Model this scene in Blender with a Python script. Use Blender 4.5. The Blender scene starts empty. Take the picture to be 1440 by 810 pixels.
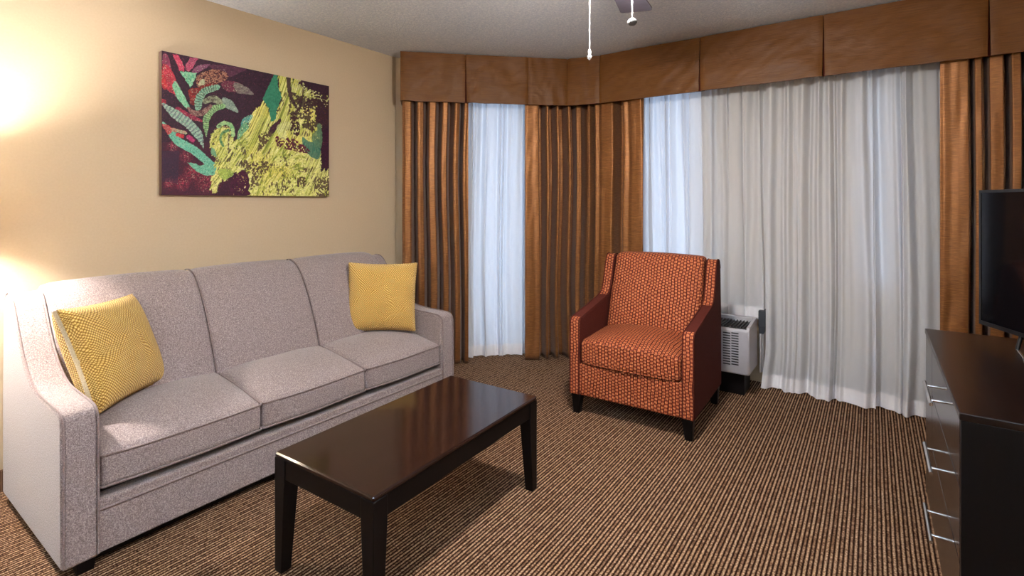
import bpy, math, random
import numpy as np
from mathutils import Vector, noise as mn
random.seed(7)
sc = bpy.context.scene
COL = sc.collection
PI = math.pi

# ------------------------------------------------------------------ camera model
FP, HY, CX, HC = 718.0, 284.0, 720.0, 1.4           # focal px, horizon row, centre column, eye height
TH = math.atan((1228 - CX) / FP)
FW = np.array([-math.sin(TH), math.cos(TH), 0.0]); RT = np.array([math.cos(TH), math.sin(TH), 0.0]); UP = np.array([0, 0, 1.0])
def ray(x, y): return FW + RT * (x - CX) / FP + UP * (HY - y) / FP
EYE = np.array([0, 0, HC])
def on_line(x, P, D):
    """plan point where picture column x meets the vertical plane through P along D"""
    d = ray(x, 300); n = np.array([-D[1], D[0], 0.0])
    t = np.dot(n, np.array([P[0], P[1], 0.0]) - EYE * [1, 1, 0]) / np.dot(n, d)
    return (EYE + d * t)[:2]
def at_x(x, y, X):
    d = ray(x, y); return EYE + d * X / d[0]
def project(P):
    p = np.asarray(P, float) - EYE; z = p @ FW
    return CX + FP * (p @ RT) / z, HY - FP * p[..., 2] / z

cam = bpy.data.cameras.new('camera'); co = bpy.data.objects.new('camera', cam); COL.objects.link(co)
co.location = (0, 0, HC); co.rotation_euler = (PI / 2, 0, TH)
cam.sensor_width = 36; cam.lens = FP / 1440 * 36
cam.shift_y = -(405 - HY) / 1440; cam.clip_start = 0.02
sc.camera = co

# ------------------------------------------------------------------ materials
def nmat(name):
    m = bpy.data.materials.new(name); m.use_nodes = True
    nt = m.node_tree; b = nt.nodes['Principled BSDF']
    return m, nt, b
def N(nt, t, **k):
    n = nt.nodes.new(t)
    for a, v in k.items():
        if a.startswith('i_'):
            n.inputs[a[2:].replace('_', ' ')].default_value = v
        else: setattr(n, a, v)
    return n
def L(nt, a, b): nt.links.new(a, b)
def M(nt, op, a, b=None, c=None, clamp=False):
    n = nt.nodes.new('ShaderNodeMath'); n.operation = op; n.use_clamp = clamp
    for i, v in enumerate((a, b, c)):
        if v is None: continue
        if isinstance(v, (int, float)): n.inputs[i].default_value = v
        else: nt.links.new(v, n.inputs[i])
    return n.outputs[0]
def mixc(nt, f, a, b, bt='MIX'):
    n = nt.nodes.new('ShaderNodeMix'); n.data_type = 'RGBA'; n.blend_type = bt
    for s, v in ((n.inputs[0], f), (n.inputs[6], a), (n.inputs[7], b)):
        if isinstance(v, (int, float)): s.default_value = v
        elif isinstance(v, tuple): s.default_value = (*v[:3], 1)
        else: nt.links.new(v, s)
    return n.outputs[2]
def ramp(nt, f, stops):
    n = nt.nodes.new('ShaderNodeValToRGB'); e = n.color_ramp.elements
    while len(e) < len(stops): e.new(0.5)
    for el, (p, c) in zip(e, stops): el.position = p; el.color = (*c, 1)
    L(nt, f, n.inputs[0]); return n.outputs[0]
def coords(nt, kind='Object', scale=(1, 1, 1), rot=(0, 0, 0)):
    tc = nt.nodes.new('ShaderNodeTexCoord'); mp = nt.nodes.new('ShaderNodeMapping')
    mp.inputs['Scale'].default_value = scale; mp.inputs['Rotation'].default_value = rot
    L(nt, tc.outputs[kind], mp.inputs[0]); return mp.outputs[0]
def noise(nt, vec, scale, detail=2, rough=.5, dist=0, out=0):
    n = nt.nodes.new('ShaderNodeTexNoise'); L(nt, vec, n.inputs['Vector'])
    n.inputs['Scale'].default_value = scale; n.inputs['Detail'].default_value = detail
    n.inputs['Roughness'].default_value = rough; n.inputs['Distortion'].default_value = dist
    return n.outputs[out]
def bump(nt, b, h, strength=.5, dist=.002):
    n = nt.nodes.new('ShaderNodeBump'); n.inputs['Strength'].default_value = strength; n.inputs['Distance'].default_value = dist
    L(nt, h, n.inputs['Height']); L(nt, n.outputs[0], b.inputs['Normal'])
def s2l(c): return tuple(((v / 255 + .055) / 1.055) ** 2.4 if v > 10 else v / 3295 for v in c)

def mat_plain(name, col, rough=.5, metal=0, spec=.5, nz=0, coat=0):
    m, nt, b = nmat(name)
    b.inputs['Roughness'].default_value = rough; b.inputs['Metallic'].default_value = metal
    b.inputs['Specular IOR Level'].default_value = spec
    if coat: b.inputs['Coat Weight'].default_value = coat; b.inputs['Coat Roughness'].default_value = .08
    v = coords(nt); f = noise(nt, v, 40, 3)
    k = .93 if not nz else 1 - nz
    L(nt, mixc(nt, f, tuple(c * k for c in col), tuple(min(1, c * (2 - k)) for c in col)), b.inputs['Base Color'])
    return m

def mat_wall():
    m, nt, b = nmat('wall_vinyl'); v = coords(nt)
    f = noise(nt, v, 90, 3, .6); g = noise(nt, v, 2.2, 2)
    c = mixc(nt, f, (.465, .355, .232), (.545, .422, .285)); c = mixc(nt, M(nt, 'MULTIPLY', g, .25), c, (.505, .385, .25))
    L(nt, c, b.inputs['Base Color']); b.inputs['Roughness'].default_value = .62
    bump(nt, b, f, .25, .001); return m
def mat_ceiling():
    m, nt, b = nmat('popcorn_ceiling'); v = coords(nt)
    f = noise(nt, v, 60, 5, .8)
    h = ramp(nt, f, [(.38, (0, 0, 0)), (.62, (1, 1, 1))])
    L(nt, mixc(nt, h, (.72, .765, .85), (.96, .975, 1.0)), b.inputs['Base Color']); b.inputs['Roughness'].default_value = .95
    bump(nt, b, h, 1.0, .005); return m
def mat_carpet():
    m, nt, b = nmat('ribbed_carpet'); v = coords(nt)
    dn = noise(nt, v, 3.0, 2); 
    sx = nt.nodes.new('ShaderNodeSeparateXYZ'); L(nt, v, sx.inputs[0])
    X = M(nt, 'ADD', sx.outputs[0], M(nt, 'MULTIPLY', dn, .004))
    u = M(nt, 'MULTIPLY', X, 1 / .0312)
    rib = M(nt, 'ABSOLUTE', M(nt, 'SINE', M(nt, 'MULTIPLY', u, 2 * PI)))         # two ribs per pair
    fr = M(nt, 'FRACT', u); isB = M(nt, 'GREATER_THAN', fr, .5)
    idx = M(nt, 'FLOOR', M(nt, 'MULTIPLY', u, 2))
    cv = nt.nodes.new('ShaderNodeCombineXYZ'); L(nt, M(nt, 'MULTIPLY', idx, 3.713), cv.inputs[0]); L(nt, M(nt, 'MULTIPLY', sx.outputs[1], 24), cv.inputs[1])
    nb = noise(nt, cv.outputs[0], 1.0, 1)
    lz = ramp(nt, nb, [(.34, (0, 0, 0)), (.50, (.85, .85, .85))])
    keep = M(nt, 'SUBTRACT', 1, M(nt, 'MULTIPLY', isB, M(nt, 'SUBTRACT', 1, lz)))
    keep = M(nt, 'MAXIMUM', keep, .66)
    hh = M(nt, 'MULTIPLY', rib, keep)
    # yarn twist: fine diagonal speckle
    cv2 = nt.nodes.new('ShaderNodeCombineXYZ'); L(nt, M(nt, 'MULTIPLY', sx.outputs[0], 1.0), cv2.inputs[0]); L(nt, sx.outputs[1], cv2.inputs[1])
    yn = noise(nt, cv2.outputs[0], 130, 3, .85)
    ys = ramp(nt, yn, [(.36, (0, 0, 0)), (.66, (1, 1, 1))])
    h2 = M(nt, 'MULTIPLY', hh, M(nt, 'ADD', .40, M(nt, 'MULTIPLY', ys, .95)))
    c = ramp(nt, h2, [(.0, (.008, .0025, .001)), (.27, (.022, .007, .003)), (.44, (.155, .082, .047)), (.70, (.34, .21, .135)), (1, (.76, .54, .37))])
    tone = noise(nt, v, 5.5, 3, .6)
    c = mixc(nt, M(nt, 'MULTIPLY', tone, .55), c, mixc(nt, 1.0, c, (1.0, .83, .50), 'MULTIPLY'))
    n2 = noise(nt, cv.outputs[0], .7, 2)
    c = mixc(nt, M(nt, 'MULTIPLY', n2, .4), c, mixc(nt, 1.0, c, (.66, .56, .56), 'MULTIPLY'))
    L(nt, c, b.inputs['Base Color']); b.inputs['Roughness'].default_value = .95; b.inputs['Specular IOR Level'].default_value = .1
    bump(nt, b, h2, .8, .006); return m
def mat_tweed(name, a, c2, spot, sc_=215, sheen=.25):
    m, nt, b = nmat(name); v = coords(nt)
    f = noise(nt, v, sc_, 3, .8); g = noise(nt, v, sc_ * .45, 2, .7); w = noise(nt, v, 6, 2)
    r = ramp(nt, f, [(.33, a), (.50, c2), (.66, spot)])
    c = mixc(nt, M(nt, 'MULTIPLY', g, .6), r, mixc(nt, 1.0, r, (.6, .58, .58), 'MULTIPLY'))
    c = mixc(nt, M(nt, 'MULTIPLY', w, .25), c, c2)
    L(nt, c, b.inputs['Base Color']); b.inputs['Roughness'].default_value = .9; b.inputs['Specular IOR Level'].default_value = .15
    b.inputs['Sheen Weight'].default_value = sheen; b.inputs['Sheen Roughness'].default_value = .5
    bump(nt, b, f, .6, .002); return m
def mat_silk():
    m, nt, b = nmat('copper_silk'); v = coords(nt, scale=(22, 22, 260)); v2 = coords(nt, scale=(9, 9, 2.0))
    f = noise(nt, v, 1, 3, .65); g = noise(nt, v2, 1, 2)
    c = ramp(nt, f, [(.3, (.15, .052, .013)), (.55, (.27, .108, .026)), (.75, (.44, .205, .058))])
    c = mixc(nt, M(nt, 'MULTIPLY', g, .4), c, (.23, .078, .022))
    L(nt, c, b.inputs['Base Color']); b.inputs['Roughness'].default_value = .46; b.inputs['Specular IOR Level'].default_value = .5; b.inputs['Metallic'].default_value = .5
    b.inputs['Sheen Weight'].default_value = .15
    bump(nt, b, f, .5, .0012); return m
def mat_valance():
    m, nt, b = nmat('copper_valance_silk'); v = coords(nt, scale=(8, 8, 130)); v2 = coords(nt, scale=(3.5, 3.5, 3.5))
    f = noise(nt, v, 1, 3, .6); g = noise(nt, v2, 1, 2, dist=1.2)
    c = ramp(nt, f, [(.3, (.108, .038, .0065)), (.7, (.178, .070, .0115))])
    c = mixc(nt, M(nt, 'MULTIPLY', g, .5), c, (.112, .039, .007))
    L(nt, c, b.inputs['Base Color']); b.inputs['Roughness'].default_value = .5; b.inputs['Specular IOR Level'].default_value = .3
    h = M(nt, 'ADD', M(nt, 'MULTIPLY', f, .15), g)
    bump(nt, b, h, .7, .012); return m
def mat_weave():
    m, nt, b = nmat('basket_weave'); uv = coords(nt, 'UV')
    wob = noise(nt, uv, 5, 3, .6, out=1)
    add = nt.nodes.new('ShaderNodeVectorMath'); add.operation = 'MULTIPLY_ADD'; L(nt, wob, add.inputs[0]); add.inputs[1].default_value = (.045, .045, 0); L(nt, uv, add.inputs[2])
    s = nt.nodes.new('ShaderNodeSeparateXYZ'); L(nt, add.outputs[0], s.inputs[0])
    U = M(nt, 'MULTIPLY', s.outputs[0], 1 / .0105); col = M(nt, 'FLOOR', M(nt, 'MULTIPLY', U, .5)); par = M(nt, 'ABSOLUTE', M(nt, 'MODULO', M(nt, 'ABSOLUTE', col), 2))
    V = M(nt, 'ADD', M(nt, 'MULTIPLY', s.outputs[1], 1 / .021), M(nt, 'MULTIPLY', par, .5))
    su = M(nt, 'ABSOLUTE', M(nt, 'SINE', M(nt, 'MULTIPLY', U, PI))); sp = M(nt, 'ABSOLUTE', M(nt, 'SINE', M(nt, 'MULTIPLY', U, PI / 2))); sv = M(nt, 'ABSOLUTE', M(nt, 'SINE', M(nt, 'MULTIPLY', V, PI)))
    hh = M(nt, 'MULTIPLY', M(nt, 'MULTIPLY', M(nt, 'POWER', sp, .5), M(nt, 'ADD', .55, M(nt, 'MULTIPLY', su, .45))), M(nt, 'ADD', .30, M(nt, 'MULTIPLY', M(nt, 'POWER', sv, .6), .70)))
    fine = noise(nt, uv, 130, 3, .8)
    hh = M(nt, 'MULTIPLY', hh, M(nt, 'ADD', .55, M(nt, 'MULTIPLY', fine, .9)))
    c = ramp(nt, hh, [(.14, (.04, .006, .003)), (.44, (.17, .026, .010)), (.70, (.37, .088, .032)), (.96, (.72, .31, .125))])
    L(nt, c, b.inputs['Base Color']); b.inputs['Roughness'].default_value = .7; b.inputs['Specular IOR Level'].default_value = .25
    bump(nt, b, hh, .9, .004); return m
def mat_pillow():
    m, nt, b = nmat('mustard_chenille'); uv = coords(nt, 'UV')
    wob = noise(nt, uv, 5.5, 2, .4, .6, out=1)
    add = nt.nodes.new('ShaderNodeVectorMath'); add.operation = 'MULTIPLY_ADD'; L(nt, wob, add.inputs[0]); add.inputs[1].default_value = (.07, .07, 0); L(nt, uv, add.inputs[2])
    s = nt.nodes.new('ShaderNodeSeparateXYZ'); L(nt, add.outputs[0], s.inputs[0])
    U = M(nt, 'MULTIPLY', M(nt, 'ADD', s.outputs[0], s.outputs[1]), PI / .0130); V = M(nt, 'MULTIPLY', M(nt, 'SUBTRACT', s.outputs[0], s.outputs[1]), PI / .0130)
    d = M(nt, 'MULTIPLY', M(nt, 'ABSOLUTE', M(nt, 'SINE', U)), M(nt, 'ADD', .05, M(nt, 'MULTIPLY', M(nt, 'ABSOLUTE', M(nt, 'SINE', V)), .95)))
    c = ramp(nt, d, [(.05, (.26, .12, .02)), (.38, (.54, .31, .055)), (.80, (.86, .60, .20))])
    L(nt, c, b.inputs['Base Color']); b.inputs['Roughness'].default_value = .85; b.inputs['Specular IOR Level'].default_value = .2
    b.inputs['Sheen Weight'].default_value = .2
    bump(nt, b, d, .9, .004); return m
def mat_wood(name, a, c2, rough=.22, ax=(3, 30, 30), spec=.5):
    m, nt, b = nmat(name); v = coords(nt, scale=ax)
    f = noise(nt, v, 1.5, 4, .6, .3)
    L(nt, ramp(nt, f, [(.3, a), (.7, c2)]), b.inputs['Base Color'])
    b.inputs['Roughness'].default_value = rough; b.inputs['Specular IOR Level'].default_value = spec
    return m
def mat_sheer(name, tr, col=(.85, .865, .90), tl=.48):
    m, nt, b = nmat(name); nt.nodes.remove(b); out = nt.nodes['Material Output']
    v = coords(nt, scale=(1, 1, 1)); f = noise(nt, v, 500, 2, .7)
    c = mixc(nt, f, tuple(x * .93 for x in col), col)
    D = nt.nodes.new('ShaderNodeBsdfDiffuse'); T = nt.nodes.new('ShaderNodeBsdfTranslucent'); P = nt.nodes.new('ShaderNodeBsdfTransparent')
    L(nt, c, D.inputs[0]); L(nt, c, T.inputs[0])
    a = nt.nodes.new('ShaderNodeMixShader'); a.inputs[0].default_value = tl; L(nt, D.outputs[0], a.inputs[1]); L(nt, T.outputs[0], a.inputs[2])
    q = nt.nodes.new('ShaderNodeMixShader'); q.inputs[0].default_value = tr; L(nt, a.outputs[0], q.inputs[1]); L(nt, P.outputs[0], q.inputs[2])
    L(nt, q.outputs[0], out.inputs[0]); return m
def mat_glass():
    m, nt, b = nmat('window_glass'); nt.nodes.remove(b); out = nt.nodes['Material Output']
    P = nt.nodes.new('ShaderNodeBsdfTransparent'); P.inputs[0].default_value = (.95, .98, 1, 1)
    G = nt.nodes.new('ShaderNodeBsdfGlossy'); G.inputs['Roughness'].default_value = .02
    q = nt.nodes.new('ShaderNodeMixShader'); q.inputs[0].default_value = .06; L(nt, P.outputs[0], q.inputs[1]); L(nt, G.outputs[0], q.inputs[2])
    L(nt, q.outputs[0], out.inputs[0]); return m
def mat_emit(name, col, st):
    m, nt, b = nmat(name); b.inputs['Base Color'].default_value = (.8, .8, .8, 1)
    b.inputs['Emission Color'].default_value = (*col, 1); b.inputs['Emission Strength'].default_value = st; return m
def mat_shade():
    m, nt, b = nmat('linen_shade'); nt.nodes.remove(b); out = nt.nodes['Material Output']
    v = coords(nt); f = noise(nt, v, 300, 2)
    c = mixc(nt, f, (.62, .55, .44), (.72, .66, .55))
    D = nt.nodes.new('ShaderNodeBsdfDiffuse'); T = nt.nodes.new('ShaderNodeBsdfTranslucent'); L(nt, c, D.inputs[0]); L(nt, c, T.inputs[0])
    a = nt.nodes.new('ShaderNodeMixShader'); a.inputs[0].default_value = .35; L(nt, D.outputs[0], a.inputs[1]); L(nt, T.outputs[0], a.inputs[2])
    L(nt, a.outputs[0], out.inputs[0]); return m
def mat_paint():
    m, nt, b = nmat('canvas_paint'); at = nt.nodes.new('ShaderNodeVertexColor'); at.layer_name = 'paint'
    v = coords(nt); f = noise(nt, v, 160, 3, .7)
    L(nt, mixc(nt, .35, at.outputs[0], mixc(nt, f, (.45, .45, .45), (1.0, 1.0, 1.0)), 'MULTIPLY'), b.inputs['Base Color'])
    b.inputs['Roughness'].default_value = .6; b.inputs['Specular IOR Level'].default_value = .3; bump(nt, b, f, .3, .001); return m

MW, MC, MF = mat_wall(), mat_ceiling(), mat_carpet()
TWEED = mat_tweed('mauve_tweed', (.098, .070, .070), (.262, .204, .200), (.52, .44, .41))
PIPE = mat_tweed('tweed_piping', (.11, .075, .075), (.22, .16, .155), (.36, .29, .27))
SILK, VAL = mat_silk(), mat_valance()
WEAVE = mat_weave()
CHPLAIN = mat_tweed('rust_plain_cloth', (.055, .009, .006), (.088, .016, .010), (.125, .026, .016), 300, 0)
PIL = mat_pillow(); PILEDGE = mat_tweed('cream_pillow_edge', (.5, .38, .22), (.68, .55, .36), (.8, .7, .5))
ESP = mat_wood('espresso_wood', (.011, .0045, .0035), (.024, .009, .006), .11, (30, 3, 30), .38)
ESPD = mat_wood('espresso_leg', (.0018, .0013, .0016), (.0035, .002, .002), .45, (30, 30, 3), .18)
DRS = mat_wood('dresser_wood', (.009, .005, .004), (.017, .009, .008), .2, (30, 3, 30), .5)
DRST = mat_wood('dresser_top_wood', (.006, .0025, .002), (.012, .005, .003), .28, (30, 3, 30), .35)
BLK = mat_plain('black_plastic', (.008, .008, .009), .35)
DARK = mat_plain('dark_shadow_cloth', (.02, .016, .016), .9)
SCREEN = mat_plain('screen_glass', (.003, .003, .004), .08, spec=.4)
CHROME = mat_plain('brushed_nickel', (.72, .72, .72), .22, 1)
WHITEP = mat_plain('white_plastic', (.40, .385, .41), .45)
WHITEF = mat_plain('window_frame_white', (.7, .7, .7), .4)
SHEER, HEM = mat_sheer('sheer_voile', .02), mat_sheer('sheer_hem', .0, (.90, .89, .92), .12)
GLASS = mat_glass(); PAINT = mat_paint(); SHADE = mat_shade()
CANVAS = mat_plain('canvas_edge', (.16, .10, .08), .7)
BASEM = MF
BLADE = mat_wood('fan_blade_wood', (.085, .078, .105), (.11, .10, .13), .35)
GREYBOX = mat_plain('dark_grey_plastic', (.035, .04, .05), .5)

# ------------------------------------------------------------------ mesh building
ORG = {}
def sub3(v, o): return (v[0] - o[0], v[1] - o[1], v[2] - o[2])
class MB:
    def __init__(s): s.v, s.f, s.m = [], [], []
    def add(s, vs, fs, mi=0):
        o = len(s.v); s.v += [tuple(map(float, v)) for v in vs]; s.f += [tuple(i + o for i in f) for f in fs]
        s.m += [mi] * len(fs) if isinstance(mi, int) else list(mi); return s
    def box(s, a, b, mi=0):
        x0, y0, z0 = a; x1, y1, z1 = b
        return s.add([(x0, y0, z0), (x1, y0, z0), (x1, y1, z0), (x0, y1, z0), (x0, y0, z1), (x1, y0, z1), (x1, y1, z1), (x0, y1, z1)],
                     [(0, 3, 2, 1), (4, 5, 6, 7), (0, 1, 5, 4), (1, 2, 6, 5), (2, 3, 7, 6), (3, 0, 4, 7)], mi)
    def hexa(s, bot, top, mi=0):
        return s.add(list(bot) + list(top), [(0, 3, 2, 1), (4, 5, 6, 7), (0, 1, 5, 4), (1, 2, 6, 5), (2, 3, 7, 6), (3, 0, 4, 7)], mi)
    def prism(s, prof, fn, a, b, mi=0):
        """prof: 2-D loop; fn(p, q, t) -> 3-D point"""
        n = len(prof); vs = [fn(p, q, a) for p, q in prof] + [fn(p, q, b) for p, q in prof]
        fs = [tuple(range(n))[::-1], tuple(range(n, 2 * n))] + [(i, (i + 1) % n, n + (i + 1) % n, n + i) for i in range(n)]
        return s.add(vs, fs, mi)
    def tube(s, pts, r, n=8, closed=False, mi=0):
        pts = [Vector(p) for p in pts]; k = len(pts); vs = []
        ref = None
        for i, p in enumerate(pts):
            if closed: t = pts[(i + 1) % k] - pts[i - 1]
            else: t = pts[min(i + 1, k - 1)] - pts[max(i - 1, 0)]
            t.normalize()
            if ref is None: ref = Vector((0, 0, 1)) if abs(t.z) < .9 else Vector((1, 0, 0))
            u = t.cross(ref).normalized(); w = t.cross(u).normalized(); ref = -w if False else ref
            rr = r[i] if isinstance(r, (list, tuple)) else r
            for j in range(n):
                a = 2 * PI * j / n; vs.append(p + u * math.cos(a) * rr + w * math.sin(a) * rr)
        fs = []
        for i in range(k if closed else k - 1):
            for j in range(n):
                a = i * n + j; b_ = i * n + (j + 1) % n; c = ((i + 1) % k) * n + (j + 1) % n; d = ((i + 1) % k) * n + j
                fs.append((a, b_, c, d))
        if not closed: fs += [tuple(range(n))[::-1], tuple((k - 1) * n + j for j in range(n))]
        return s.add(vs, fs, mi)
    def lathe(s, prof, c, n=32, mi=0):
        vs = [(c[0] + r * math.cos(2 * PI * j / n), c[1] + r * math.sin(2 * PI * j / n), c[2] + z) for r, z in prof for j in range(n)]
        fs = [(i * n + j, i * n + (j + 1) % n, (i + 1) * n + (j + 1) % n, (i + 1) * n + j) for i in range(len(prof) - 1) for j in range(n)]
        fs += [tuple(range(n))[::-1], tuple((len(prof) - 1) * n + j for j in range(n))]
        return s.add(vs, fs, mi)
    def grid(s, P, mi=0, wrapu=False):
        """P[i][j] array of points"""
        a, b = len(P), len(P[0]); vs = [p for r in P for p in r]
        fs = [(i * b + j, ((i + 1) % a) * b + j, ((i + 1) % a) * b + (j + 1), i * b + j + 1) for i in range(a if wrapu else a - 1) for j in range(b - 1)]
        return s.add(vs, fs, mi)
    def rbox(s, c, h, r, deform=None, n=10, mi=0):
        """rounded box, centre c, half sizes h, edge radius r; deform(p_local_unit, p) -> p"""
        def axis(hh):
            t = [-hh, -hh + r * .3, -hh + r * .65, -hh + r]; k = n
            t += [-hh + r + (2 * hh - 2 * r) * i / k for i in range(1, k)]
            t += [hh - r, hh - r * .65, hh - r * .3, hh]; return t
        A = [axis(x) for x in h]
        idx = {}; vs = []; fs = []
        def vid(i, j, k):
            key = (i, j, k)
            if key in idx: return idx[key]
            p = [A[0][i], A[1][j], A[2][k]]
            q = [max(-h[a] + r, min(h[a] - r, p[a])) for a in range(3)]
            d = Vector([p[a] - q[a] for a in range(3)])
            if d.length > 1e-9: p = [q[a] + d.normalized()[a] * min(r, d.length if sum(abs(x) > 1e-9 for x in d) == 1 else r) for a in range(3)]
            if deform: p = deform([p[a] / h[a] for a in range(3)], list(p))
            vs.append((c[0] + p[0], c[1] + p[1], c[2] + p[2])); idx[key] = len(vs) - 1; return len(vs) - 1
        m = [len(a) - 1 for a in A]
        for k, fl in ((0, 1), (m[2], 0)):
            for i in range(m[0]):
                for j in range(m[1]):
                    q = (vid(i, j, k), vid(i + 1, j, k), vid(i + 1, j + 1, k), vid(i, j + 1, k)); fs.append(q[::-1] if fl else q)
        for j, fl in ((0, 0), (m[1], 1)):
            for i in range(m[0]):
                for k in range(m[2]):
                    q = (vid(i, j, k), vid(i + 1, j, k), vid(i + 1, j, k + 1), vid(i, j, k + 1)); fs.append(q[::-1] if fl else q)
        for i, fl in ((0, 1), (m[0], 0)):
            for j in range(m[1]):
                for k in range(m[2]):
                    q = (vid(i, j, k), vid(i, j + 1, k), vid(i, j + 1, k + 1), vid(i, j, k + 1)); fs.append(q[::-1] if fl else q)
        return s.add(vs, fs, mi)
    def build(s, name, mats, parent=None, bev=0, seg=2, smooth=35, solid=0, uv=False, uvf=None, org=None, sub=0):
        me = bpy.data.meshes.new(name)
        o3 = ORG.get(parent.name, (0, 0, 0)) if parent else (org or (0, 0, 0))
        me.from_pydata([sub3(v, o3) for v in s.v], [], s.f)
        if not isinstance(mats, (list, tuple)): mats = [mats]
        for m in mats: me.materials.append(m)
        me.polygons.foreach_set('material_index', s.m)
        me.validate(); me.update()
        if smooth:
            me.shade_smooth(); me.set_sharp_from_angle(angle=math.radians(smooth))
        if uv:
            ul = me.uv_layers.new(name='UVMap')
            for p in me.polygons:
                nx, ny, nz = (abs(x) for x in p.normal)
                for li in p.loop_indices:
                    x, y, z = me.vertices[me.loops[li].vertex_index].co
                    if nz >= nx and nz >= ny: q = (x, y)
                    elif ny >= nx: q = (x, z)
                    else: q = (y, z)
                    ul.data[li].uv = q
        o = bpy.data.objects.new(name, me); COL.objects.link(o)
        if parent: o.parent = parent; ORG[o.name] = o3
        elif org: o.location = org; ORG[o.name] = org
        if bev:
            md = o.modifiers.new('bevel', 'BEVEL'); md.width = bev; md.segments = seg; md.limit_method = 'ANGLE'; md.angle_limit = math.radians(40); md.harden_normals = False
        if solid:
            md = o.modifiers.new('solid', 'SOLIDIFY'); md.thickness = solid; md.offset = 0
        if sub:
            md = o.modifiers.new('sub', 'SUBSURF'); md.levels = sub; md.render_levels = sub
        return o
def tag(o, label, cat, group=None):
    o['label'] = label; o['category'] = cat
    if group: o['group'] = group
    return o
def thing(name, loc, label, cat, rz=0, local=False, group=None, rot=None):
    o = bpy.data.objects.new(name, None); COL.objects.link(o); o.location = loc
    o.rotation_euler = rot if rot else (0, 0, rz); o.empty_display_size = .1
    ORG[o.name] = (0, 0, 0) if local else tuple(loc)
    return tag(o, label, cat, group)
def struct(o): o['kind'] = 'structure'; return o
def crom(pts, k=6, closed=False):
    out = []; n = len(pts)
    for i in range(n if closed else n - 1):
        p = [np.array(pts[(i + j) % n] if closed else pts[max(0, min(n - 1, i + j))], float) for j in (-1, 0, 1, 2)]
        for t in np.arange(k) / k:
            out.append(tuple(.5 * ((2 * p[1]) + (-p[0] + p[2]) * t + (2 * p[0] - 5 * p[1] + 4 * p[2] - p[3]) * t * t + (-p[0] + 3 * p[1] - 3 * p[2] + p[3]) * t ** 3)))
    if not closed: out.append(tuple(pts[-1]))
    return out

# ------------------------------------------------------------------ the room
CH = 2.68; XL = -3.455; YW = 4.36; XR = 1.0; YB = -2.6
CA = (XL, YW - (YW - 3.10)); KA = XL - 3.10            # angled wall: X - Y = KA
KX = YW + KA                                           # where it meets the window wall
TK = .12
struct(MB().box((XL - .3, YB - .3, -.1), (XR + .3, YW + .5, 0)).build('floor', MF, smooth=0))
struct(MB().box((XL - .3, YB - .3, CH), (XR + .3, YW + .5, CH + .1)).build('ceiling', MC, smooth=0))
def wall(name, A, B, holes=(), mat=None):
    """wall from plan point A to B (room on the left of A->B reversed), holes = (s0, s1, z0, z1) along A->B"""
    A = np.array(A, float); B = np.array(B, float); Ln = np.linalg.norm(B - A); d = (B - A) / Ln; n = np.array([-d[1], d[0]])  # n points outward
    mb = MB()
    def blk(s0, s1, z0, z1):
        if s1 - s0 < 1e-4 or z1 - z0 < 1e-4: return
        p = [A + d * s0, A + d * s1, A + d * s1 + n * TK, A + d * s0 + n * TK]
        mb.hexa([(*q, z0) for q in p], [(*q, z1) for q in p])
    s = 0
    for (s0, s1, z0, z1) in sorted(holes):
        blk(s, s0, 0, CH); blk(s0, s1, 0, z0); blk(s0, s1, z1, CH); s = s1
    blk(s, Ln, 0, CH)
    return struct(mb.build(name, mat or MW, smooth=0)), A, d, n
wall('wall_left', (XL, YB), (XL, 3.10))
A1 = np.array([XL, 3.10]); B1 = np.array([KX, YW])
def s_on(px, A, B):
    q = on_line(px, A, (B - A)); return float(np.linalg.norm(q - A))
wa = (s_on(660, A1, B1) , s_on(742, A1, B1), .06, 2.36)
wall('wall_corner', A1, B1, [wa])
A2 = B1; B2 = np.array([XR, YW])
wb = (s_on(900, A2, B2), s_on(988, A2, B2), .64, 2.40); wc = (s_on(1216, A2, B2), s_on(1256, A2, B2), .80, 2.25)
wall('wall_back', A2, B2, [wb, wc])
wall('wall_right', (XR, YW), (XR, YB)); wall('wall_front', (XR, YB), (XL, YB))
# carpeted base along the left wall
struct(MB().box((XL, YB, 0), (XL + .012, 3.10, .10)).build('baseboard_left', MF, smooth=0))
def window(i, A, B, h):
    A = np.array(A); d = (B - A) / np.linalg.norm(B - A); n = np.array([-d[1], d[0]])
    s0, s1, z0, z1 = h
    def q(s, o): return A + d * s + n * o
    def blk(mb, a, b, za, zb, o0, o1):
        p = [q(a, o0), q(b, o0), q(b, o1), q(a, o1)]; mb.hexa([(*x, za) for x in p], [(*x, zb) for x in p])
    f = MB(); w = .035
    blk(f, s0, s0 + w, z0, z1, .02, .07); blk(f, s1 - w, s1, z0, z1, .02, .07)
    blk(f, s0 + w, s1 - w, z0, z0 + w, .02, .07); blk(f, s0 + w, s1 - w, z1 - w, z1, .02, .07)
    fo = struct(f.build('window_%d' % i, WHITEF, smooth=0))
    g = MB(); blk(g, s0 + w * .8, s1 - w * .8, z0 + w * .8, z1 - w * .8, .043, .047); g.build('pane', GLASS, fo, smooth=0)
window(1, A1, B1, wa); window(2, A2, B2, wb); window(3, A2, B2, wc)

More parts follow.
